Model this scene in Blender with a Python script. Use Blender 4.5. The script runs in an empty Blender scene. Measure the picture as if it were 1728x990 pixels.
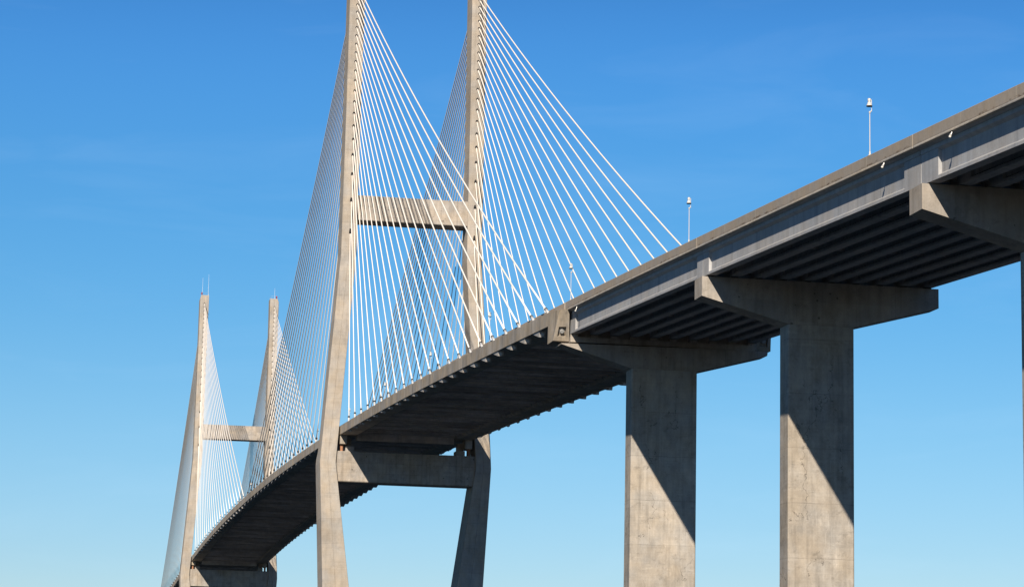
import bpy, bmesh, math, random
from mathutils import Vector, Matrix
random.seed(7)
SC = bpy.context.scene

# ------------------------------------------------------------------ camera
cam_data = bpy.data.cameras.new('camera')
cam = bpy.data.objects.new('camera', cam_data)
SC.collection.objects.link(cam)
R_ = Vector((0.1944032913, 0.9807126924, 0.0202478459))
U_ = Vector((0.1624070068, -0.0525364368, 0.9853242547))
D_ = Vector((-0.9673837524, 0.1882618861, 0.1694878691))
m3 = Matrix((R_, U_, -D_)).transposed()
cam.matrix_world = Matrix.Translation((462.3976, -70.2418, 4.2462)) @ m3.to_4x4()
cam_data.sensor_width = 36.0
cam_data.lens = 4258.88 / 1728 * 36.0
cam_data.clip_start = 0.5
cam_data.clip_end = 30000
SC.camera = cam

# ------------------------------------------------------------------ sky, sun, exposure
SUN = Vector((2.65, -1.0, 1.455)).normalized()          # towards the sun
SUN_ELEV = math.asin(SUN.z)
SUN_AZ = math.atan2(SUN.x, SUN.y)                       # clockwise from +Y
SKY_STRENGTH = 0.062
world = bpy.data.worlds.new('World')
SC.world = world
world.use_nodes = True
wn = world.node_tree; wn.nodes.clear()
def WN(t, **k):
    n = wn.nodes.new(t)
    for a, b in k.items(): setattr(n, a, b)
    return n
wo = WN('ShaderNodeOutputWorld'); bg = WN('ShaderNodeBackground')
sky = WN('ShaderNodeTexSky', sky_type='NISHITA')
sky.sun_disc = False
sky.sun_elevation = SUN_ELEV
sky.sun_rotation = SUN_AZ
sky.altitude = 0
sky.air_density = 1.0
sky.dust_density = 0.0
sky.ozone_density = 3.0
tc = WN('ShaderNodeTexCoord'); sep = WN('ShaderNodeSeparateXYZ')
wn.links.new(tc.outputs['Generated'], sep.inputs[0])
# sky tinted by elevation; the unseen upper sky is dimmed to cut fill light
rmp = WN('ShaderNodeValToRGB')
rmp.color_ramp.interpolation = 'B_SPLINE'
SKY_STOPS = [(0.0, (0.70, 0.72, 0.82)), (0.055, (0.59, 0.73, 0.93)), (0.11, (0.565, 0.81, 0.95)),
             (0.165, (0.38, 0.78, 1.00)), (0.22, (0.335, 0.79, 1.07)), (0.275, (0.31, 0.80, 1.22)), (0.33, (0.14, 0.40, 0.70)), (0.42, (0.045, 0.13, 0.30)), (1.0, (0.03, 0.09, 0.24))]
SKY_STOPS = [(p, tuple(v / 1.3 for v in c)) for p, c in SKY_STOPS]      # the ramp clamps at 1; scaled back up below
els = rmp.color_ramp.elements
els[0].position = 0; els[0].color = (*SKY_STOPS[0][1], 1)
els[1].position = 1; els[1].color = (*SKY_STOPS[-1][1], 1)
for p, c in SKY_STOPS[1:-1]:
    e = els.new(p); e.color = (*c, 1)
wn.links.new(sep.outputs['Z'], rmp.inputs[0])
mul = WN('ShaderNodeMix', data_type='RGBA', blend_type='MULTIPLY'); mul.inputs[0].default_value = 1.0
wn.links.new(sky.outputs[0], mul.inputs[6]); 
scl = WN('ShaderNodeVectorMath', operation='SCALE'); scl.inputs['Scale'].default_value = 1.3
wn.links.new(rmp.outputs[0], scl.inputs[0]); wn.links.new(scl.outputs[0], mul.inputs[7])
# faint high cirrus
mp = WN('ShaderNodeMapping'); mp.inputs['Scale'].default_value = (3.0, 3.0, 14.0); mp.inputs['Rotation'].default_value = (0.25, 0.1, 0)
nz = WN('ShaderNodeTexNoise'); nz.inputs['Scale'].default_value = 2.6; nz.inputs['Detail'].default_value = 7; nz.inputs['Roughness'].default_value = 0.55
nz.inputs['Distortion'].default_value = 0.6
wn.links.new(tc.outputs['Generated'], mp.inputs[0]); wn.links.new(mp.outputs[0], nz.inputs[0])
cr = WN('ShaderNodeMapRange'); cr.inputs[1].default_value = 0.5; cr.inputs[2].default_value = 0.85; cr.inputs[3].default_value = 0.0; cr.inputs[4].default_value = 0.055
wn.links.new(nz.outputs[0], cr.inputs[0])
mx = WN('ShaderNodeMix', data_type='RGBA'); mx.inputs[7].default_value = (9.5, 11.5, 13.5, 1)
wn.links.new(cr.outputs[0], mx.inputs[0]); wn.links.new(mul.outputs[2], mx.inputs[6])
wn.links.new(mx.outputs[2], bg.inputs[0]); bg.inputs[1].default_value = SKY_STRENGTH
wn.links.new(bg.outputs[0], wo.inputs[0])

sd = bpy.data.lights.new('sun', 'SUN'); sd.energy = 4.4; sd.angle = math.radians(0.5); sd.color = (1.0, 0.86, 0.68)
sun = bpy.data.objects.new('sun', sd); SC.collection.objects.link(sun)
sun.rotation_euler = SUN.to_track_quat('Z', 'Y').to_euler()
SC.view_settings.view_transform = 'Standard'
try: SC.view_settings.look = 'None'
except Exception: pass
SC.view_settings.exposure = 0.7
SC.view_settings.gamma = 1.0
SC.render.engine = 'CYCLES'
SC.cycles.max_bounces = 6

# ------------------------------------------------------------------ materials
def concrete(name, base, var=0.14, lift=4.6, lift_dark=0.25, streak=0.18, warm=0.5, mottle=0.2, holes=0.0, fine=1.0, blotch=0.0, cracks=0.0, planks=0.0, vjoint=0.0, pale=0.0):
    m = bpy.data.materials.new(name); m.use_nodes = True
    nt = m.node_tree; N = nt.nodes; L = nt.links
    b = N['Principled BSDF']; b.inputs['Roughness'].default_value = 0.88
    b.inputs['Specular IOR Level'].default_value = 0.2
    tc = N.new('ShaderNodeTexCoord'); oi = N.new('ShaderNodeObjectInfo')
    off = N.new('ShaderNodeVectorMath'); off.operation = 'MULTIPLY_ADD'
    cmb = N.new('ShaderNodeCombineXYZ')
    for i in range(2): L.new(oi.outputs['Random'], cmb.inputs[i])
    L.new(cmb.outputs[0], off.inputs[0]); off.inputs[1].default_value = (371.0, 213.0, 0.0)
    L.new(tc.outputs['Object'], off.inputs[2])
    P = off.outputs[0]
    def noise(scale, sc3=(1, 1, 1), detail=4, rough=0.55):
        mp = N.new('ShaderNodeMapping'); mp.inputs['Scale'].default_value = sc3
        L.new(P, mp.inputs[0])
        n = N.new('ShaderNodeTexNoise'); n.inputs['Scale'].default_value = scale; n.inputs['Detail'].default_value = detail; n.inputs['Roughness'].default_value = rough
        L.new(mp.outputs[0], n.inputs[0]); return n.outputs[0]
    def math_(op, a, b_=None, c=None):
        n = N.new('ShaderNodeMath'); n.operation = op
        for i, v in enumerate((a, b_, c)):
            if v is None: continue
            if hasattr(v, 'links') or hasattr(v, 'is_linked'): L.new(v, n.inputs[i])
            else: n.inputs[i].default_value = v
        return n.outputs[0]
    def rng(a, f0, f1, t0, t1):
        n = N.new('ShaderNodeMapRange'); L.new(a, n.inputs[0])
        for i, v in enumerate((f0, f1, t0, t1)): n.inputs[i + 1].default_value = v
        return n.outputs[0]
    big = rng(noise(0.11, detail=5, rough=0.6), 0.3, 0.7, 1 - var, 1 + var)
    mid = rng(noise(0.9, (1, 1, 0.6), 5, 0.65), 0.3, 0.7, 1 - mottle * .6, 1 + mottle * .5)
    fin = rng(noise(7.0, detail=3), 0.25, 0.75, 1 - 0.07 * fine, 1 + 0.07 * fine)
    st = rng(noise(1.0, (1.6, 1.6, 0.07), 5, 0.6), 0.48, 0.8, 1.0, 1 - streak)
    v = math_('MULTIPLY', math_('MULTIPLY', big, mid), math_('MULTIPLY', fin, st))
    sx = N.new('ShaderNodeSeparateXYZ'); L.new(tc.outputs['Object'], sx.inputs[0])
    if lift > 0:
        wob = math_('MULTIPLY_ADD', noise(0.5, detail=2), 0.12, sx.outputs['Z'])
        fr = math_('FRACT', math_('MULTIPLY', wob, 1 / lift))
        w = 0.05 / lift
        line = math_('LESS_THAN', fr, w)
        ln = math_('MULTIPLY', line, rng(noise(0.6), 0.3, 0.6, 0.2, 1.0))
        v = math_('MULTIPLY', v, math_('MULTIPLY_ADD', ln, -lift_dark, 1.0))
        # each pour a slightly different tone, plus board marks
        fl = math_('FLOOR', math_('MULTIPLY', wob, 1 / lift))
        wn_ = N.new('ShaderNodeTexWhiteNoise'); wn_.noise_dimensions = '1D'
        L.new(math_('ADD', fl, math_('MULTIPLY', oi.outputs['Random'], 91.0)), wn_.inputs['W'])
        v = math_('MULTIPLY', v, rng(wn_.outputs['Value'], 0, 1, 0.94, 1.05))
        bd = rng(noise(1.0, (0.15, 0.15, 5.0), 3, 0.5), 0.35, 0.7, 0.96, 1.035)
        v = math_('MULTIPLY', v, bd)
    if planks > 0:
        pk = rng(noise(1.0, (0.35, 0.05, 0.2), 4, 0.6), 0.38, 0.62, 1 - planks, 1 + planks)
        v = math_('MULTIPLY', v, pk)
        pk2 = rng(noise(1.0, (2.2, 0.16, 0.2), 3, 0.6), 0.35, 0.65, 1 - planks * .6, 1 + planks * .6)
        v = math_('MULTIPLY', v, pk2)
    if vjoint > 0:
        fy = math_('FRACT', math_('MULTIPLY', math_('ADD', sx.outputs['Y'], 0.4), 1 / vjoint))
        lj = math_('LESS_THAN', fy, .035 / vjoint)
        v = math_('MULTIPLY', v, math_('MULTIPLY_ADD', math_('MULTIPLY', lj, rng(noise(0.8), .35, .6, .1, 1.0)), -.35, 1.0))
        wy = N.new('ShaderNodeTexWhiteNoise'); wy.noise_dimensions = '2D'
        cc_ = N.new('ShaderNodeCombineXYZ')
        L.new(math_('FLOOR', math_('MULTIPLY', math_('ADD', sx.outputs['Y'], 0.4), 1 / vjoint)), cc_.inputs[0])
        L.new(math_('FLOOR', math_('MULTIPLY', sx.outputs['Z'], 1 / 1.85)), cc_.inputs[1])
        L.new(cc_.outputs[0], wy.inputs['Vector'])
        v = math_('MULTIPLY', v, rng(wy.outputs['Value'], 0, 1, .93, 1.06))
    if pale > 0:
        # lime runs and rubbed patches, lighter than the wall, stretched along the boards or down the face
        p1 = rng(noise(1.0, (.5, .5, 2.6), 7, 0.72), .58, .70, 0, pale)
        p2 = rng(noise(1.0, (2.8, 2.8, .16), 6, 0.65), .60, .70, 0, pale)
        gate = rng(noise(.16, detail=2), .42, .6, 0, 1)
        v = math_('MULTIPLY', v, math_('MULTIPLY_ADD', math_('MULTIPLY', math_('ADD', p1, p2), gate), 1.0, 1.0))
    if holes > 0:
        vo = N.new('ShaderNodeTexVoronoi'); vo.inputs['Scale'].default_value = 0.8; L.new(P, vo.inputs['Vector'])
        h = math_('LESS_THAN', vo.outputs['Distance'], 0.1)
        msk = math_('GREATER_THAN', noise(0.35, detail=2), 0.52)
        v = math_('MULTIPLY', v, math_('MULTIPLY_ADD', math_('MULTIPLY', h, msk), -holes, 1.0))
    if blotch > 0:
        bl = rng(noise(0.55, (1, 1, 1.8), 8, 0.75), 0.56, 0.66, 1.0, 1 - blotch)
        v = math_('MULTIPLY', v, bl)
        bl2 = rng(noise(0.33, (1.4, 1.4, 1), 8, 0.7), 0.60, 0.66, 1.0, 1 + blotch * .7)
        v = math_('MULTIPLY', v, bl2)
    if cracks > 0:
        vc = N.new('ShaderNodeTexVoronoi'); vc.feature = 'DISTANCE_TO_EDGE'; vc.inputs['Scale'].default_value = 0.22
        wv = N.new('ShaderNodeVectorMath'); wv.operation = 'MULTIPLY_ADD'
        nn = N.new('ShaderNodeTexNoise'); nn.inputs['Scale'].default_value = 1.3; nn.inputs['Detail'].default_value = 6; L.new(P, nn.inputs[0])
        L.new(nn.outputs['Color'], wv.inputs[0]); wv.inputs[1].default_value = (2.0, 2.0, 2.0)
        mpc = N.new('ShaderNodeMapping'); mpc.inputs['Scale'].default_value = (1, 1.3, 0.5); L.new(P, mpc.inputs[0])
        L.new(mpc.outputs[0], wv.inputs[2]); L.new(wv.outputs[0], vc.inputs['Vector'])
        ck = math_('LESS_THAN', vc.outputs['Distance'], 0.006)
        ck = math_('MULTIPLY', ck, math_('GREATER_THAN', noise(0.25, detail=3), 0.55))
        v = math_('MULTIPLY', v, math_('MULTIPLY_ADD', ck, -cracks, 1.0))
    # colour: warm / cool drift
    c1 = N.new('ShaderNodeMix'); c1.data_type = 'RGBA'
    r, g, bb = base[0] * .985, base[1] * 1.01, base[2] * 1.10
    c1.inputs[6].default_value = (r * (1 + .06 * warm), g, bb * (1 - .12 * warm), 1)
    c1.inputs[7].default_value = (r * (1 - .05), g, bb * (1 + .06), 1)
    L.new(rng(noise(0.3, detail=3), 0.35, 0.65, 0, 1), c1.inputs[0])
    mul = N.new('ShaderNodeVectorMath'); mul.operation = 'SCALE'
    L.new(c1.outputs[2], mul.inputs[0]); L.new(v, mul.inputs['Scale'])
    L.new(mul.outputs[0], b.inputs['Base Color'])
    bp = N.new('ShaderNodeBump'); bp.inputs['Strength'].default_value = 0.25; bp.inputs['Distance'].default_value = 0.03
    L.new(noise(5.0, detail=6, rough=0.7), bp.inputs['Height']); L.new(bp.outputs[0], b.inputs['Normal'])
    return m

def plain(name, col, rough=0.5, metal=0.0, spec=0.5, var=0.08, nscale=4.0):
    m = bpy.data.materials.new(name); m.use_nodes = True
    nt = m.node_tree; N = nt.nodes; L = nt.links
    b = N['Principled BSDF']; b.inputs['Roughness'].default_value = rough; b.inputs['Metallic'].default_value = metal
    b.inputs['Specular IOR Level'].default_value = spec
    tc = N.new('ShaderNodeTexCoord'); n = N.new('ShaderNodeTexNoise'); n.inputs['Scale'].default_value = nscale; n.inputs['Detail'].default_value = 4
    L.new(tc.outputs['Object'], n.inputs[0])
    mr = N.new('ShaderNodeMapRange'); mr.inputs[3].default_value = 1 - var; mr.inputs[4].default_value = 1 + var
    L.new(n.outputs[0], mr.inputs[0])
    s = N.new('ShaderNodeVectorMath'); s.operation = 'SCALE'; s.inputs[0].default_value = col
    L.new(mr.outputs[0], s.inputs['Scale']); L.new(s.outputs[0], b.inputs['Base Color'])
    return m

M = {}
M['tower'] = concrete('pylon_concrete', (0.355, 0.315, 0.262), lift=4.6, lift_dark=.26, streak=.2, mottle=.22, blotch=.12, pale=.10)
M['beam'] = concrete('crossbeam_concrete', (0.35, 0.31, 0.26), lift=1.85, lift_dark=.3, streak=.32, mottle=.34, holes=.6, blotch=.26, vjoint=2.45, pale=.12)
M['pier'] = concrete('pier_concrete', (0.355, 0.318, 0.265), lift=4.9, lift_dark=.36, streak=.34, mottle=.36, holes=.12, blotch=.24, cracks=.5, pale=.34)
M['cap'] = concrete('pier_cap_concrete', (0.32, 0.29, 0.25), lift=0, streak=.32, mottle=.32, holes=.5, blotch=.22, vjoint=3.7, pale=.1)
M['girder'] = concrete('precast_girder_concrete', (0.36, 0.355, 0.34), lift=0, streak=.3, mottle=.16, var=.1, warm=.1, planks=.035, pale=.08)
M['edge'] = concrete('edge_beam_concrete', (0.335, 0.298, 0.248), lift=0, streak=.5, mottle=.26, var=.16, warm=1.0, planks=.12, pale=.12)
M['soffit'] = concrete('deck_soffit_concrete', (0.41, 0.38, 0.35), lift=0, streak=.2, mottle=.24, var=.14, planks=.26, blotch=.1)

def barrier_mat():
    m = concrete('barrier_concrete', (0.335, 0.288, 0.232), lift=0, streak=.16, mottle=.1, var=.06, warm=.6)
    nt = m.node_tree; N = nt.nodes; L = nt.links; b = N['Principled BSDF']
    src = b.inputs['Base Color'].links[0].from_socket
    uv = N.new('ShaderNodeUVMap'); sp = N.new('ShaderNodeSeparateXYZ'); L.new(uv.outputs[0], sp.inputs[0])
    # joints every 4.55 m along the length, rust line near the foot
    fr = N.new('ShaderNodeMath'); fr.operation = 'FRACT'
    dv = N.new('ShaderNodeMath'); dv.operation = 'MULTIPLY'; dv.inputs[1].default_value = 1 / 9.3
    L.new(sp.outputs['X'], dv.inputs[0]); L.new(dv.outputs[0], fr.inputs[0])
    lt = N.new('ShaderNodeMath'); lt.operation = 'LESS_THAN'; lt.inputs[1].default_value = 0.011; L.new(fr.outputs[0], lt.inputs[0])
    m1 = N.new('ShaderNodeMix'); m1.data_type = 'RGBA'; L.new(lt.outputs[0], m1.inputs[0]); L.new(src, m1.inputs[6]); m1.inputs[7].default_value = (.42, .38, .31, 1)
    n = N.new('ShaderNodeTexNoise'); n.inputs['Scale'].default_value = 1.0; n.inputs['Detail'].default_value = 6; n.inputs['Roughness'].default_value = .7
    mp = N.new('ShaderNodeMapping'); mp.inputs['Scale'].default_value = (.9, 2.5, 1); L.new(uv.outputs[0], mp.inputs[0]); L.new(mp.outputs[0], n.inputs[0])
    n2 = N.new('ShaderNodeTexNoise'); n2.inputs['Scale'].default_value = .07; L.new(uv.outputs[0], n2.inputs[0])
    a = N.new('ShaderNodeMapRange'); L.new(sp.outputs['Y'], a.inputs[0])
    a.inputs[1].default_value = 0.20; a.inputs[2].default_value = 0.12; a.inputs[3].default_value = 0; a.inputs[4].default_value = 1
    c = N.new('ShaderNodeMapRange'); L.new(n.outputs[0], c.inputs[0]); c.inputs[1].default_value = .5; c.inputs[2].default_value = .6
    c2 = N.new('ShaderNodeMapRange'); L.new(n2.outputs[0], c2.inputs[0]); c2.inputs[1].default_value = .42; c2.inputs[2].default_value = .55
    mm = N.new('ShaderNodeMath'); mm.operation = 'MULTIPLY'; L.new(a.outputs[0], mm.inputs[0]); L.new(c.outputs[0], mm.inputs[1])
    m3_ = N.new('ShaderNodeMath'); m3_.operation = 'MULTIPLY'; L.new(mm.outputs[0], m3_.inputs[0]); L.new(c2.outputs[0], m3_.inputs[1])
    m2 = N.new('ShaderNodeMix'); m2.data_type = 'RGBA'; L.new(m3_.outputs[0], m2.inputs[0]); L.new(m1.outputs[2], m2.inputs[6]); m2.inputs[7].default_value = (.085, .055, .032, 1)
    L.new(m2.outputs[2], b.inputs['Base Color'])
    return m
M['barrier'] = barrier_mat()
M['drip'] = concrete('deck_edge_concrete', (0.38, 0.345, 0.29), lift=0, streak=.3, mottle=.3)
M['asphalt'] = plain('road_surface', (.05, .05, .05), .9, nscale=2)
M['white_line'] = plain('road_paint', (.75, .75, .72), .6)
M['cable'] = plain('cable_sheath', (.80, .77, .74), .42, spec=.4, var=.03, nscale=.2)
M['black'] = plain('black_rubber', (.015, .016, .02), .6, spec=.3)
M['tube'] = plain('galvanised_tube', (.52, .54, .57), .5, metal=.0, var=.15)
M['steel'] = plain('galvanised_steel', (.52, .53, .54), .4, metal=.35, var=.1)
M['lampwhite'] = plain('painted_white_metal', (.80, .80, .78), .35)
M['lampgrey'] = plain('weathered_lamp_metal', (.50, .51, .52), .45)
M['capgrey'] = plain('dull_anchor_cap', (.27, .28, .29), .6)
M['rust'] = plain('rusty_bearing_steel', (.34, .17, .10), .8, var=.3)
M['glassy'] = plain('lamp_glass', (.6, .62, .64), .08, spec=.8)
M['redlens'] = plain('red_lens', (.25, .02, .02), .3)
M['anch'] = concrete('anchorage_concrete', (.36, .34, .31), lift=0, streak=.1, mottle=.1)

# ------------------------------------------------------------------ helpers
def link(o): SC.collection.objects.link(o); return o
def mesh_obj(name, verts, faces, mat, parent=None, smooth=False, uvs=None):
    me = bpy.data.meshes.new(name); me.from_pydata([tuple(v) for v in verts], [], faces); me.update()
    bm = bmesh.new(); bm.from_mesh(me); bmesh.ops.recalc_face_normals(bm, faces=bm.faces); bm.to_mesh(me); bm.free()
    if mat:
        for q in (mat if isinstance(mat, (list, tuple)) else [mat]): me.materials.append(q)
    if smooth:
        for p in me.polygons: p.use_smooth = True
    o = bpy.data.objects.new(name, me); link(o)
    if parent: o.parent = parent
    return o
def empty(name, loc, label, cat, group=None, kind=None):
    o = bpy.data.objects.new(name, None); o.location = loc; o.empty_display_size = 1; link(o)
    o['label'] = label; o['category'] = cat
    if group: o['group'] = group
    if kind: o['kind'] = kind
    return o
class MB:
    def __init__(s, org=(0, 0, 0)): s.v = []; s.f = []; s.o = Vector(org)
    def add(s, vs, fs):
        n = len(s.v); s.v += [Vector(v) - s.o for v in vs]; s.f += [tuple(i + n for i in f) for f in fs]
    def box(s, x0, x1, y0, y1, z0, z1):
        s.hexa([(x0, y0, z0), (x1, y0, z0), (x1, y1, z0), (x0, y1, z0), (x0, y0, z1), (x1, y0, z1), (x1, y1, z1), (x0, y1, z1)])
    def hexa(s, vs): s.add(vs, [(0, 3, 2, 1), (4, 5, 6, 7), (0, 1, 5, 4), (1, 2, 6, 5), (2, 3, 7, 6), (3, 0, 4, 7)])
    def loft(s, rings, cap=True, closed=True):
        n = len(rings[0]); vs = [p for r in rings for p in r]; fs = []
        for i in range(len(rings) - 1):
            for j in range(n if closed else n - 1):
                k = (j + 1) % n
                fs.append((i * n + j, i * n + k, (i + 1) * n + k, (i + 1) * n + j))
        if cap: fs.append(tuple(range(n))[::-1]); fs.append(tuple((len(rings) - 1) * n + j for j in range(n)))
        s.add(vs, fs)
    def cyl(s, p, q, r0, r1=None, n=10, cap=True):
        p = Vector(p); q = Vector(q); r1 = r0 if r1 is None else r1
        d = (q - p).normalized(); a = d.orthogonal().normalized(); b = d.cross(a)
        s.loft([[c + (a * math.cos(t) + b * math.sin(t)) * r for t in [2 * math.pi * i / n for i in range(n)]] for c, r in ((p, r0), (q, r1))], cap)
    def lathe(s, c, axis, prof, n=14):
        c = Vector(c); d = Vector(axis).normalized(); a = d.orthogonal().normalized(); b = d.cross(a)
        s.loft([[c + d * h + (a * math.cos(t) + b * math.sin(t)) * r for t in [2 * math.pi * i / n for i in range(n)]] for h, r in prof])
    def sweep(s, sec, xs, zf):
        s.loft([[(x, y, zf(x) + z) for y, z in sec] for x in xs])
    def build(s, name, mat, parent=None, smooth=False): return mesh_obj(name, s.v, s.f, mat, parent, smooth)
def xr(a, b, n): return [a + (b - a) * i / n for i in range(n + 1)]
def smooth_by_angle(o, ang=40):
    me = o.data
    for p in me.polygons: p.use_smooth = True
    bm = bmesh.new(); bm.from_mesh(me)
    for e in bm.edges:
        if len(e.link_faces) == 2 and e.calc_face_angle(0) > math.radians(ang): e.smooth = False
    bm.to_mesh(me); bm.free()

# profile of the top of the traffic barriers along the bridge
PC = [0.00011842408716718619, 0.046195768996353845, -0.6846375859594369, -3.1381502654258893, 58.97596745497515]
def Z(x):
    if x < -381:
        u = -381 - x
        return 58.464 - 0.0406 * u - 3.6e-5 * u * u
    if x > 470: return Z(470) - 0.0646 * (x - 470)
    t = x / 100.0; r = 0
    for c in PC: r = r * t + c
    return r

# ------------------------------------------------------------------ the setting: ground and water
def sheet(name, mat, xs, ys, zf, kind='structure'):
    vs = [(x, y, zf(x, y)) for x in xs for y in ys]; n = len(ys)
    fs = [(i * n + j, (i + 1) * n + j, (i + 1) * n + j + 1, i * n + j + 1) for i in range(len(xs) - 1) for j in range(n - 1)]
    o = mesh_obj(name, vs, fs, mat); o['kind'] = kind; return o
def ground_mat():
    m = bpy.data.materials.new('marsh_grass'); m.use_nodes = True
    N = m.node_tree.nodes; L = m.node_tree.links; b = N['Principled BSDF']; b.inputs['Roughness'].default_value = .95
    tc = N.new('ShaderNodeTexCoord'); n = N.new('ShaderNodeTexNoise'); n.inputs['Scale'].default_value = .03; n.inputs['Detail'].default_value = 10
    L.new(tc.outputs['Object'], n.inputs[0]); r = N.new('ShaderNodeValToRGB')
    r.color_ramp.elements[0].position = .35; r.color_ramp.elements[0].color = (.02, .028, .012, 1)
    r.color_ramp.elements[1].position = .65; r.color_ramp.elements[1].color = (.05, .048, .03, 1)
    L.new(n.outputs[0], r.inputs[0]); L.new(r.outputs[0], b.inputs['Base Color']); return m
def water_mat():
    m = bpy.data.materials.new('river_water'); m.use_nodes = True
    N = m.node_tree.nodes; L = m.node_tree.links; b = N['Principled BSDF']
    b.inputs['Base Color'].default_value = (.008, .021, .040, 1); b.inputs['Roughness'].default_value = .2; b.inputs['Specular IOR Level'].default_value = .03
    tc = N.new('ShaderNodeTexCoord'); n = N.new('ShaderNodeTexNoise'); n.inputs['Scale'].default_value = .25; n.inputs['Detail'].default_value = 6
    L.new(tc.outputs['Object'], n.inputs[0]); bp = N.new('ShaderNodeBump'); bp.inputs['Strength'].default_value = .5; bp.inputs['Distance'].default_value = .5
    L.new(n.outputs[0], bp.inputs['Height']); L.new(bp.outputs[0], b.inputs['Normal']); return m
def gz(x, y):
    def sm(a, b, t): t = max(0, min(1, (t - a) / (b - a))); return t * t * (3 - 2 * t)
    return -3 + 5.6 * sm(405, 450, x + 6 * math.sin(y / 40)) + 5.6 * sm(-470, -560, x + 9 * math.sin(y / 55))
gx = [-9000, -4000, -2000, -1000, -700] + list(range(-600, -440, 10)) + [-300, 0, 150] + [250, 320, 370] + list(range(400, 456, 5)) + [470, 500, 700, 1200, 2500, 5000, 9000]
gy = [-9000, -4000, -1500, -700] + list(range(-400, 401, 25)) + [700, 1500, 4000, 9000]
sheet('ground', ground_mat(), gx, gy, gz)
sheet('water', water_mat(), [-9000, -600, 0, 440, 470], [-9000, -300, 0, 300, 9000], lambda x, y: 0.0)

# ------------------------------------------------------------------ pylons
HK = [95.08, 101.06, 105.96, 109.64, 112.59, 115.19, 117.60, 119.83, 121.93, 123.88, 125.79, 127.62, 129.31, 131.0, 132.65, 134.22, 135.79, 137.25, 138.68, 140.01, 141.30, 142.59]
CX0, CDX, CYD, CYT = 12.52, 8.21, 12.2, 11.76
DEPTH_TOP = 2.7
def leg(root, sd):
    # z, outer y, inner y, front x, back x
    lv = [(-3, 13.1, 5.2, 3.3, -5.0), (28.8, 14.85, 9.95, 2.8, -4.5), (51.6, 15.97, 13.08, 2.7, -4.4), (52.6, 15.91, 13.02, 2.7, -4.4),
          (54.0, 15.83, 12.94, 2.7, -2.7), (90.5, 13.34, 10.46, 2.7, -2.7),
          (120, 13.22, 10.46, 2.7, -2.7), (144.2, 13.2, 10.3, 2.7, -2.7), (145.4, 12.85, 10.3, 2.5, -2.5)]
    b = MB(); g = .05; gd = .05
    rings = []
    for z, yo, yi, xf, xb in lv:
        yc = (yo + yi) / 2
        p = [(xb + .15, yo), (xf - .12, yo), (xf, yo - .12), (xf, yc + g), (xf - gd, yc), (xf, yc - g), (xf, yi + .06), (xf - .06, yi), (xb + .1, yi), (xb, yi + .1), (xb, yo - .15)]
        rings.append([(x, sd * y, z) for x, y in p])
    b.loft(rings)
    return b.build('leg', M['tower'], root)
PIPE = {}
def cyl_mesh(name, r, n, mat, prof=None):
    """unit cylinder along +Z from 0 to 1, shared by many objects"""
    b = MB()
    if prof: b.lathe((0, 0, 0), (0, 0, 1), prof, n)
    else: b.cyl((0, 0, 0), (0, 0, 1), r, n=n)
    me = bpy.data.meshes.new(name); me.from_pydata([tuple(v) for v in b.v], [], b.f); me.materials.append(mat); me.update()
    for p in me.polygons: p.use_smooth = len(p.vertices) == 4
    return me
COLLAR_ME = cyl_mesh('collar', .2, 12, M['black'])
TUBE_ME = cyl_mesh('guide_tube', .165, 14, M['tube'])
EXIT_ME = cyl_mesh('exit_sleeve', .25, 14, M['black'])
def place(name, me, parent, p, q):
    o = bpy.data.objects.new(name, me); link(o); o.parent = parent
    p = Vector(p); q = Vector(q); d = q - p
    m = Matrix.Translation(p) @ d.to_track_quat('Z', 'Y').to_matrix().to_4x4() @ Matrix.Diagonal((1, 1, d.length, 1))
    o.matrix_basis = m
    return o, m
def wedge_mesh(drop, slope):
    """concrete anchorage bulge under the edge beam: origin at its deep end, body running back towards the pylon (-x)"""
    L_ = 3.6; w = .72
    n = Vector((1, 0, -slope)).normalized()
    # deep end face is square to the cable
    top = .35
    xt = 0 + (top + drop) * (-slope) * -1 * 1.0
    vs = [(-L_, -w, 0.02), (0, -w, -drop), (top_x(drop, slope), -w, 0.02), (-L_, w, 0.02), (0, w, -drop), (top_x(drop, slope), w, 0.02)]
    return vs
def top_x(drop, slope): return drop * slope     # face leans out at the top, square to the cable
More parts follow.
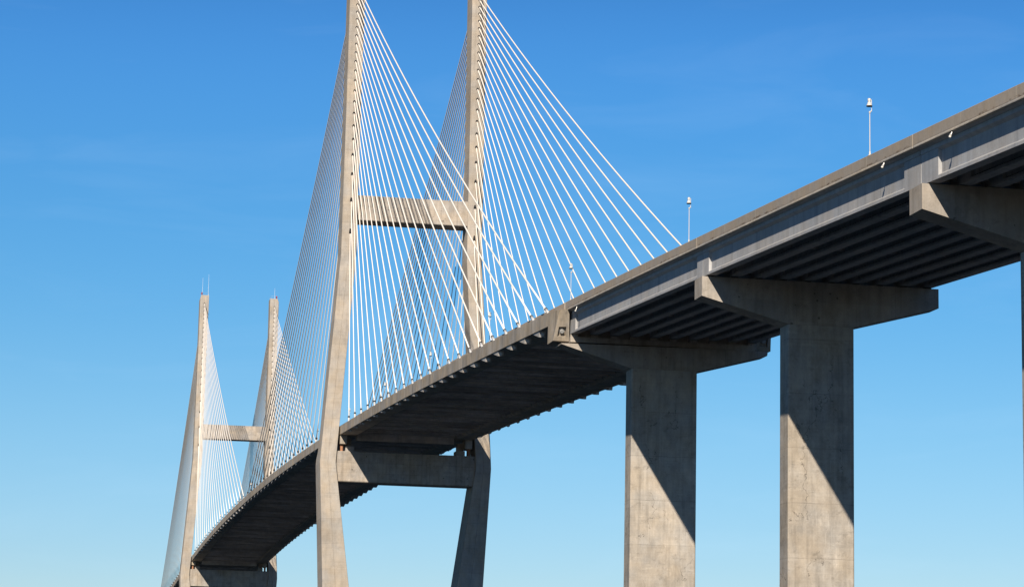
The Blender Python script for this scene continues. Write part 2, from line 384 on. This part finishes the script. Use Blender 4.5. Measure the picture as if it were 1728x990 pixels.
def make_cable(root, px, side, k, dirx):
    """k 0..21, dirx +1 side towards the camera shore"""
    xd = px + dirx * (CX0 + CDX * k)
    xt = px + dirx * 2.55
    T = Vector((xt, side * CYT, HK[k])); Q = Vector((xd, side * CYD, Z(xd)))
    sag = 2.3 * ((xd - xt) / 182.4) ** 2
    up = Vector((0, 0, 1))
    def on(t): return T + (Q - T) * t - up * (4 * sag * t * (1 - t))
    d0 = (Q - T - up * 4 * sag).normalized()           # direction leaving the pylon
    d = (Q - T + up * 4 * sag).normalized()            # direction reaching the deck
    r = .086 if k < 8 else (.098 if k < 16 else .110)
    zb = Z(xd) - 2.07
    rl = root.location.copy()
    pts = [T - d0 * .3] + [on(i / 14) for i in range(14)] + [Q - d * .1]
    a_ = Vector((0, 1, 0)); rings = []
    for i, p in enumerate(pts):
        tg = (pts[min(i + 1, len(pts) - 1)] - pts[max(i - 1, 0)]).normalized(); b_ = tg.cross(a_).normalized(); a2 = b_.cross(tg)
        rings.append([p + (a2 * math.cos(u) + b_ * math.sin(u)) * r for u in [2 * math.pi * j / 10 for j in range(10)]])
    cb = MB(rl); cb.loft(rings); c = cb.build('stay_cable', M['cable'], root, True)
    ci = Matrix.Identity(4)
    def sub(name, me, a, b):
        o = bpy.data.objects.new(name, me); link(o); o.parent = c
        a = a - rl; b = b - rl; dd = b - a
        o.matrix_parent_inverse = ci; o.matrix_basis = Matrix.Translation(a) @ dd.to_track_quat('Z', 'Y').to_matrix().to_4x4() @ Matrix.Diagonal((1, 1, dd.length, 1))
        return o
    ts = 1.0
    sub('collar', COLLAR_ME, Q - d * .50, Q - d * .22)
    sub('guide_tube', TUBE_ME, Q - d * .24, Q + d * 1.4)
    sub('exit_sleeve', EXIT_ME, T + d0 * -.3, T + d0 * .28 / max(.35, abs(d0.x)) * .8)
    # anchorage under the deck
    hx = abs(d.x) / max(.05, -d.z)          # horizontal run per unit drop
    hx = min(hx, 2.2)
    t = (Q.z - (zb - .22)) / -d.z
    A = Q + d * t
    drop = .10 + .29 * hx
    tanf = min(1.0, 1 / max(.3, hx)) if hx > .5 else .9
    b = MB()
    w = .62; L_ = 4.0; sg = dirx
    n = Vector((d.x, 0, d.z)).normalized(); upn = Vector((-n.z * (1 if n.x > 0 else -1), 0, abs(n.x)))
    g = (Z(A.x + 1) - Z(A.x - 1)) / 2
    def zl(x): return Z(x) - 2.07 + .03
    # deep end point
    ex = A.x - sg * .1
    pe = Vector((ex, 0, zl(ex) - drop))
    # face square to the cable from pe up to the soffit
    fx = upn.x; fz = upn.z
    tt = drop / max(.25, fz) * .9; tt = min(tt, 1.0)
    ptop = Vector((pe.x + sg * min(.7, abs(fx) * tt), 0, 0)); ptop.z = zl(ptop.x)
    pb = Vector((pe.x - sg * L_, 0, 0)); pb.z = zl(pb.x)
    for yy in (1,):
        y0, y1 = side * (CYD - w) , side * (CYD + .14)
        o3 = rl
        ring0 = [(p.x - o3.x, y0, p.z) for p in (pb, pe, ptop)]; ring1 = [(p.x - o3.x, y1, p.z) for p in (pb, pe, ptop)]
        b.loft([ring0, ring1])
    a = b.build('anchorage', M['anch'], None)
    a.parent = c; a.matrix_parent_inverse = ci
    # cap of the anchor on the square face
    cc = (pe + ptop) / 2; cc.y = side * (CYD - .22)
    nn = Vector((d.x, 0, d.z)).normalized()
    sub('anchor_cap', CAP_ME, cc - nn * .05, cc + nn * .22)
    return c
CAP_ME = cyl_mesh('anchor_cap', .2, 12, M['tube'])

def pylon(px, label):
    root = empty('bridge_pylon', (px, 0, 0), label, 'bridge tower', 'concrete pylons of the bridge')
    for sd in (-1, 1): leg(root, sd)
    b = MB(); b.loft([[(x, y, z) for x, z in ((-2.3, 97.2), (2.2, 97.2), (2.3, 97.3), (2.3, 101.85), (2.2, 101.95), (-2.3, 101.95))] for y in (-10.8, 10.8)])
    b.build('upper_crossbeam', M['beam'], root)
    b = MB(); b.loft([[(x, y, z) for x, z in ((-2.2, 48.2), (2.05, 48.2), (2.2, 48.35), (2.2, 53.75), (2.05, 53.85), (-2.2, 53.85))] for y in (-13.3, 13.3)])
    b.build('lower_crossbeam', M['beam'], root)
    for s in (-1, 1):
        b = MB(); b.cyl((.3, s * 11.93, 53.85), (.3, s * 11.93, 55.12), .29, n=12)
        b.box(-.2, .8, s * 11.93 - .45, s * 11.93 + .45, 53.83, 53.95); b.box(-.15, .75, s * 11.93 - .42, s * 11.93 + .42, 55.02, 55.14)
        for k in (1.3,): b.cyl((k, s * 11.93, 53.85), (k, s * 11.93, 55.14), .27, n=12)
        b.build('bearing', M['rust'], root)
        b = MB(); b.box(-1.9, 1.2, min(s * 9.6, s * 11.2), max(s * 9.6, s * 11.2), 53.85, 54.85); b.box(-1.6, -.3, min(s * 9.95, s * 11.18), max(s * 9.95, s * 11.18), 54.84, 56.4)
        b.build('bearing_plinth', M['beam'], root)
    # tops: masts, rails, beacons
    def mast(x, y, z0, z1, r=.035):
        b = MB(); b.cyl((x, y, z0), (x, y, z1), r, r * .6, n=6); b.cyl((x, y, z0), (x, y, z0 + .5), .07, n=6); b.build('whip_antenna', M['lampwhite'], root)
    mast(.4, -12.45, 145.4, 151.6); mast(.4, -10.5, 145.4, 152.9); mast(.4, 11.92, 145.4, 149.4)
    for y in (-12.62, 12.6):
        b = MB(); b.lathe((0.6, y, 145.4), (0, 0, 1), [(0, .12), (.6, .12), (.62, .26), (.75, .28), (1.15, .22), (1.3, .08)], 12); b.build('warning_beacon', M['redlens'], root)
    for s in (-1, 1):
        b = MB()
        ys = (s * 10.5, s * 12.7)
        for y in ys:
            for x in (-2.2, 2.2): b.cyl((x, y, 145.4), (x, y, 146.3), .025, n=5)
            b.cyl((-2.2, y, 146.3), (2.2, y, 146.3), .02, n=5)
        for x in (-2.2, 2.2): b.cyl((x, ys[0], 146.3), (x, ys[1], 146.3), .02, n=5)
        b.build('top_railing', M['steel'], root)
    # stay cables
    for dirx in (1, -1):
        for side in (-1, 1):
            for k in range(22): make_cable(root, px, side, k, dirx)
    return root

# ------------------------------------------------------------------ cable-stayed deck
DX0, DX1 = -568.0, 190.4
def cable_deck():
    root = empty('cable_stayed_deck', (-190.5, 0, 0), 'long thin concrete deck hung from white stay cables, passing through both pylons', 'bridge deck')
    xs = [DX0 + i * (DX1 - DX0) / 200 for i in range(201)]
    o = (-190.5, 0, 0)
    zf = Z
    for s in (-1, 1):
        sec = [(12.45, -2.07), (12.45, -.53), (12.42, -.5), (9.0, -.5), (9.0, -1.70), (9.35, -2.07)]
        sec = [(s * y, z) for y, z in sec]
        b = MB(o); b.sweep(sec, [q for q in xs if q < 187.5] + [187.7], zf); b.build('edge_beam', M['edge'], root)
        sec = [(s * y, z) for y, z in [(11.3, -.505), (11.3, .31), (11.27, .34), (11.04, .34), (11.0, .31), (10.94, 0), (10.8, -.25), (10.75, -.505)]]
        b = MB(o); b.sweep(sec, xs, zf)
        ob = b.build('traffic_barrier', M['barrier'], root); add_uv(ob)
    b = MB(o); b.sweep([(-8.99, -.51), (8.99, -.51), (8.99, -.76), (-8.99, -.76)], xs, zf); b.build('deck_slab', M['soffit'], root)
    b = MB(o); b.sweep([(-10.74, -.494), (10.74, -.494), (10.74, -.4985), (-10.74, -.4985)], xs, zf); b.build('road_surface', M['asphalt'], root)
    for y in (-.15, .15, -7.2, 7.2):
        b = MB(o); b.sweep([(y - .06, -.488), (y + .06, -.488), (y + .06, -.4925), (y - .06, -.4925)], xs, zf); b.build('lane_line', M['white_line'], root)
    # precast floor beams
    fb = []; x = DX1 - 3.2
    while x > DX0 + 2: fb.append(x); x -= CDX / 2
    rest = MB(o)
    for i, x in enumerate(fb):
        b = MB(o) if i < 98 else rest
        z = Z(x); h = 1.0 + .02 * math.sin(i * 2.3)
        rings = [[(x - .34, y, z - .72), (x - .26, y, z - .72 - h), (x + .26, y, z - .72 - h), (x + .34, y, z - .72)] for y in (-9.05, 9.05)]
        b.loft(rings)
        if i < 98: b.build('floor_beam', M['soffit'], root)
    r = rest.build('far_floor_beams', M['soffit'], root); r['kind'] = 'stuff'
    # deep diaphragms and downstands where the deck bears on the pylons
    for px in (0.0, -381.0):
        z = Z(px) - 1.0
        b = MB(o); b.box(px - 1.2, px + 1.2, -9.1, 9.1, z - 2.0, z); b.build('bearing_diaphragm', M['soffit'], root)
        for s in (-1, 1):
            y0, y1 = sorted((s * 12.36, s * 11.1)); b = MB(o); b.box(px - 1.3, px + 2.2, y0, y1, 55.16 if px == 0 else 55.16, Z(px) - 2.0)
            b.build('downstand', M['edge'], root)
    # end crossbeam over the transition pier and its two anchor blocks
    for xe, sg in ((190.4, 1),):
        b = MB(o); b.box(188.6, 191.25, -10.75, 10.75, 46.66, 47.28)
        b.box(188.6, 190.3, -10.75, 10.75, 47.27, 49.9)
        b.build('end_crossbeam', M['cap'], root)
        b = MB(o)
        for k in range(10):
            yc = -10.27 + k * 2.282; b.box(190.5, 191.15, yc - .42, yc + .42, 47.26, Z(191) - 3.26)
        b.build('girder_pedestals', M['cap'], root)
        for s in (-1, 1): anchor_block(root, o, s)
    b = MB(o); b.box(-572.4, -568.0, -12.4, 12.4, Z(-570) - 3.4, Z(-570) - .9); b.build('end_crossbeam', M['cap'], root)
    return root
def anchor_block(root, o, s):
    def P(x, y, z): return (x, s * y, z)
    # front face corners (leaning, square to the last cable)
    BL = (190.6, 12.6, 46.80); BR = (190.6, 10.76, 46.80); TL = (192.2, 12.22, 50.05); TR = (192.2, 11.12, 50.20)
    KL = (191.5, 10.74, 48.6)
    def lerp(u, v):
        a = [BL[i] + (BR[i] - BL[i]) * u for i in range(3)]; c = [TL[i] + (TR[i] - TL[i]) * u for i in range(3)]
        return Vector([a[i] + (c[i] - a[i]) * v for i in range(3)])
    b = MB(o)
    u0, u1, v0, v1 = .22, .80, .14, .45
    H = [lerp(u0, v0), lerp(u1, v0), lerp(u1 - .02, v1), lerp(u0 - .0, v1)]
    nin = Vector((-.9, 0, .43)) * .42
    HI = [h + nin for h in H]
    F = [Vector(BL), Vector(BR), Vector(TR), Vector(TL)]
    back = [Vector((187.3, 12.52, 46.84)), Vector((187.3, 10.76, 46.84)), Vector((187.3, 11.12, Z(187.3) - .1)), Vector((187.3, 12.47, Z(187.3) - .47))]
    vs = F + H + HI + back
    vs = [P(*v) for v in vs]
    fs = [(0, 1, 5, 4), (1, 2, 6, 5), (2, 3, 7, 6), (3, 0, 4, 7), (4, 5, 9, 8), (5, 6, 10, 9), (6, 7, 11, 10), (7, 4, 8, 11), (8, 9, 10, 11),
          (0, 12, 13, 1), (1, 13, 14, 2), (2, 14, 15, 3), (3, 15, 12, 0), (12, 15, 14, 13)]
    b.add(vs, fs)
    blk = b.build('anchor_block', M['edge'], root)
    c = sum(HI, Vector()) / 4
    b = MB(o); n = Vector((.9, 0, -.43)).normalized(); c = Vector(P(*c))
    b.lathe(c - n * .02, n, [(0, .36), (.06, .36), (.07, .24), (.40, .24), (.44, .2)], 16)
    q = b.build('anchor_cap', M['capgrey'], None); q.parent = blk
    smooth_by_angle(q)
def add_uv(ob):
    me = ob.data; uv = me.uv_layers.new(name='UVMap')
    ox = ob.parent.location.x if ob.parent else 0
    for l in me.loops:
        v = me.vertices[l.vertex_index].co
        uv.data[l.index].uv = (v.x + ox - 301.75, v.z - (Z(v.x + ox) - .48))

# ------------------------------------------------------------------ approach spans
PX = [191.6, 247.5, 303.4, 359.3, 415.2, 471.1]        # column faces; supports are 1.3 m behind
def approach_span(i, xa, xb, label):
    o = (xa, 0, 0)
    root = empty('approach_span', o, label, 'bridge span', 'girder spans of the approach')
    xs = xr(xa + .05, xb - .05, 12)
    for s in (-1, 1):
        sec = [(s * y, z) for y, z in [(11.3, -.46), (11.3, .31), (11.27, .34), (11.04, .34), (11.0, .31), (10.94, 0), (10.8, -.25), (10.75, -.46)]]
        b = MB(o); b.sweep(sec, xs, Z); ob = b.build('traffic_barrier', M['barrier'], root); add_uv(ob)
        b = MB(o); b.sweep([(s * 11.33, -.65), (s * 11.33, -.57), (s * 11.285, -.463), (s * 11.0, -.463), (s * 11.0, -.655)], xs, Z); b.build('slab_edge', M['drip'], root)
    b = MB(o); b.sweep([(-11.01, -.466), (11.01, -.466), (11.01, -.64), (10.72, -.775), (-10.72, -.775), (-11.01, -.64)], xs, Z); b.build('deck_slab', M['girder'], root)
    b = MB(o); b.sweep([(-10.74, -.452), (10.74, -.452), (10.74, -.4585), (-10.74, -.4585)], xs, Z); b.build('road_surface', M['asphalt'], root)
    for y in (-.15, .15, -7.2, 7.2):
        b = MB(o); b.sweep([(y - .06, -.445), (y + .06, -.445), (y + .06, -.4495), (y - .06, -.4495)], xs, Z); b.build('lane_line', M['white_line'], root)
    L0, L1 = (1.9 if xa > 200 else 2.6, 1.9) if xa < 300 and xa > 200 or xa < 200 else (3.2, 3.2)
    if xa > 300: L0 = 1.9 + 1.3
    if abs(xb - 302.1) < 1: L1 = 3.3
    for k in range(10):
        yc = -10.27 + k * 2.282
        ga, gb = xa + .06, xb - .06
        sec = [(-.43, -3.2), (.43, -3.2), (.43, -2.98), (.17, -2.78), (.17, -1.25), (.48, -1.08), (.48, -.772), (-.48, -.772), (-.48, -1.08), (-.17, -1.25), (-.17, -2.78), (-.43, -2.98)]
        b = MB(o); b.sweep([(yc + y, z) for y, z in sec], xr(ga, gb, 8), Z)
        for e0, e1 in ((ga - .015, ga + L0), (gb - L1, gb + .015)):
            b.sweep([(yc - .422, -3.19), (yc + .422, -3.19), (yc + .422, -1.0), (yc - .422, -1.0)], [e0, (e0 + e1) / 2, e1], Z)
        b.build('girder', M['girder'], root)
    for f in (.012, .33, .66, .988):
        x = xa + (xb - xa) * f
        b = MB(o)
        for k in range(9):
            y0 = -10.27 + k * 2.282 + .42; y1 = y0 + 2.282 - .84
            if .1 < f < .9: y0 -= .3; y1 += .3
            b.box(x - .12, x + .12, y0, y1, Z(x) - 2.75, Z(x) - .9)
        b.build('diaphragm', M['girder'], root)
    return root
def pipe_outlet(root, x, zz):
    b = MB(root.location)
    p = Vector((x, -11.34, zz + .13)); q = Vector((x + .08, -11.44, zz - .05))
    b.cyl((x, -11.22, Z(x) - .66), p, .04, n=8); b.cyl(p, q, .075, .09, n=12)
    g = b.build('fixture_body', M['steel'], root)
    b = MB(root.location); d = (q - p).normalized(); b.lathe(q, d, [(-.01, .085), (.03, .08), (.06, .04)], 12)
    l = b.build('fixture_lens', M['lampwhite'], None); l.parent = g

# ------------------------------------------------------------------ piers
def pier(xf, label, top, colh, transition=False):
    """xf: plane of the column's camera-side face"""
    o = (xf - 1.3, 0, 0)
    root = empty('bridge_pier', o, label, 'bridge pier', 'concrete hammerhead piers')
    g0 = min(gz(xf, 0) - 1.5, 0)
    hw = 3.75 if transition else 3.08
    D = 2.75 if transition else 2.58
    b = MB(o); c = .1
    sec = [(xf - D + c, -hw), (xf - c, -hw), (xf, -hw + c), (xf, hw - c), (xf - c, hw), (xf - D + c, hw), (xf - D, hw - c), (xf - D, -hw + c)]
    rings = []
    for z, e in ((g0, .0), (colh * .5, 0), (colh + .02, 0)): rings.append([(x, y, z) for x, y in sec])
    b.loft(rings); b.build('column', M['pier'], root)
    b = MB(o)
    x0, x1 = xf - D + .06, xf + .05
    if transition: pts = [(-11.85, top), (-11.85, top - .10), (-3.78, colh), (3.78, colh), (11.9, top - .3), (11.98, top + .2)]; x0 -= .2
    else: pts = [(-11.15, top), (-11.15, top - 1.77), (-3.06, colh), (3.06, colh), (11.15, top - 1.77), (11.15, top)]; x0 = xf - 2.4
    b.loft([[(x, y, z) for y, z in pts] for x in (x0, x1)])
    b.build('pier_cap', M['cap'], root)
    if transition:
        for s in (-1, 1):
            b = MB(o); b.box(xf - 2.3, xf - 1.5, s * 9 - .5, s * 9 + .5, top - .01, 46.83); b.build('bearing', M['rust'], root)
    else:
        b = MB(o)
        for k in range(10):
            yc = -10.27 + k * 2.282
            for xx in (xf - 1.9, xf - .5): b.box(xx - .25, xx + .25, yc - .3, yc + .3, top - .01, Z(xx) - 3.17)
        b.build('bearing_pad', M['black'], root)
    b = MB(o); b.box(xf - 1.3 - 4, xf - 1.3 + 4, -6.5, 6.5, g0 - 2, max(gz(xf, 0) + .3, 1.2)); b.build('pile_cap', M['pier'], root)
    return root

# ------------------------------------------------------------------ street lamps
def lamp(h):
    root = empty('street_lamp', (0, 0, 0), 'street lamp', 'street lamp', 'small floodlight lamp posts along the near barrier')
    # origin at the very top of the lamp; pole runs down h metres
    zt = -h
    b = MB(); b.cyl((0, 0, zt), (0, 0, -.98), .036, .032, n=10); b.lathe((0, 0, zt), (0, 0, 1), [(0, .16), (.04, .16), (.05, .075), (.3, .07)], 10)
    smooth_by_angle(b.build('pole', M['lampgrey'], root))
    b = MB(); b.cyl((0, 0, -1.02), (0, .14, -.90), .05, n=8); b.lathe((0, 0, -1.10), (0, 0, 1), [(0, .055), (.02, .07), (.14, .07), (.16, .04)], 10)
    b.cyl((0, .14, -.93), (0, .14, -.08), .024, n=8); b.cyl((0, .15, -.12), (0, -.06, -.12), .024, n=8)
    smooth_by_angle(b.build('bracket', M['lampgrey'], root))
    b = MB(); b.lathe((0, -.03, 0), (0, 0, -1), [(0, .06), (0.01, .12), (.2, .125), (.22, .09), (.26, .11)], 16); smooth_by_angle(b.build('ballast_housing', M['lampgrey'], root))
    b = MB(); b.lathe((0, -.03, -.22), (0, 0, -1), [(0, .09), (.05, .11), (.12, .145), (.22, .175), (.28, .205), (.32, .215)], 18); sh = b.build('lamp_shade', M['lampgrey'], root); smooth_by_angle(sh)
    b = MB(); b.lathe((0, -.03, -.542), (0, 0, -1), [(0, .21), (.03, .23), (.055, .21), (.08, .10)], 18); rm = b.build('lens_rim', M['black'], None); rm.parent = sh
    return root
def copy_tree(o, parent=None):
    c = o.copy(); link(c)
    if parent: c.parent = parent
    for ch in list(o.children): copy_tree(ch, c)
    return c

# ================================================================== build it
deck = cable_deck()
py1 = pylon(0.0, 'tall nearer concrete H-shaped pylon fanned with white stay cables, its tops out of the picture')
py2 = pylon(-381.0, 'smaller-looking farther concrete H-shaped pylon with red beacons and whip antennas on its tops')
SUP = [190.45] + [p - 1.3 for p in PX[1:]]
LAB = ['approach girder span joining the end of the cable-stayed deck to the middle pier',
       'approach girder span between the middle pier and the pier at the right edge',
       'approach girder span running out of the picture at the top right',
       'approach girder span over the water near the shore, outside the picture',
       'last approach girder span over land, outside the picture']
for i in range(5):
    a, b_ = SUP[i], SUP[i + 1]
    if i == 0: a = 190.75
    sp = approach_span(i, a, b_, LAB[i])
    for x, zz in ((196.6, 49.30), (296.2, 43.86), (309.4, 43.06)):
        if a < x < b_: pipe_outlet(sp, x, zz)
PLAB = ['wide hammerhead pier carrying the end of the cable-stayed deck and the first girders', 'middle hammerhead pier with a long diagonal shadow, right of the wider one',
        'hammerhead pier cut off by the right edge of the picture', 'hammerhead pier in the water, just outside the picture', 'hammerhead pier at the waterline, outside the picture', 'last hammerhead pier on land, outside the picture']
pier(PX[0], PLAB[0], 46.42, 43.95, True)
for i in range(1, 6):
    t = 44.39 if i == 1 else Z(PX[i]) - 3.27
    pier(PX[i], PLAB[i], t, t - 3.93)
pier(-571.0, 'distant hammerhead pier at the far end of the cable-stayed deck', Z(-570) - 3.5, Z(-570) - 6.3, False)

tops = [(342.3, None), (292.86, 49.65), (242.95, 52.5), (192.9, 55.2), (144.1, 57.4), (96.7, 58.9), (50.0, 60.4), (5.0, 61.5), (-44, None), (-89.5, 62.6), (-139, None), (-188, None), (-225.2, 63.2), (-282, None), (-340, None), (-397.5, 59.8)]
names = ['lamp post beyond the right edge of the picture', 'tallest-looking lamp post, on the approach barrier at the upper right', 'lamp post on the approach barrier, just right of the last cable', 'lamp post at the joint where cables end and the girder span begins',
         'small lamp post just right of the nearer pylon\'s far leg', 'small lamp post among the middle side-span cables', 'small lamp post among the inner side-span cables, near the nearer pylon', 'small lamp post close beside the right edge of the nearer pylon\'s near leg',
         'lamp post hidden behind the nearer pylon\'s near leg', 'tiny lamp post among the main-span cables left of the nearer pylon', 'tiny lamp post a little right of the crest of the main span', 'tiny lamp post at the crest of the main span', 'tiny lamp post on the main span just left of the farther pylon\'s far leg',
         'tiny lamp post on the main span below the farther upper crossbeam', 'tiny lamp post near the farther pylon on the main span', 'tiny lamp post just behind the farther pylon\'s near leg']
proto = lamp(4.24)
protoS = lamp(3.2)
protoS.location = (0, 0, 0)
first = {}
for (x, zt), nm in zip(tops, names):
    big = x > 120
    src = proto if big else protoS
    if src.name not in first: l = src; first[src.name] = 1
    else: l = copy_tree(src)
    if x > 190: y = -11.15; zz = Z(x) + 4.55 if zt is None else zt
    else:
        y = -11.15; zz = Z(x) + 3.0 if zt is None else zt
        zz = max(zz, Z(x) + 1.6)
        if zz - Z(x) < 3.1 and not big: l.scale.z = max(.45, (zz - Z(x) + .1) / 3.2)
    l.location = (x, y, zz); l['label'] = nm
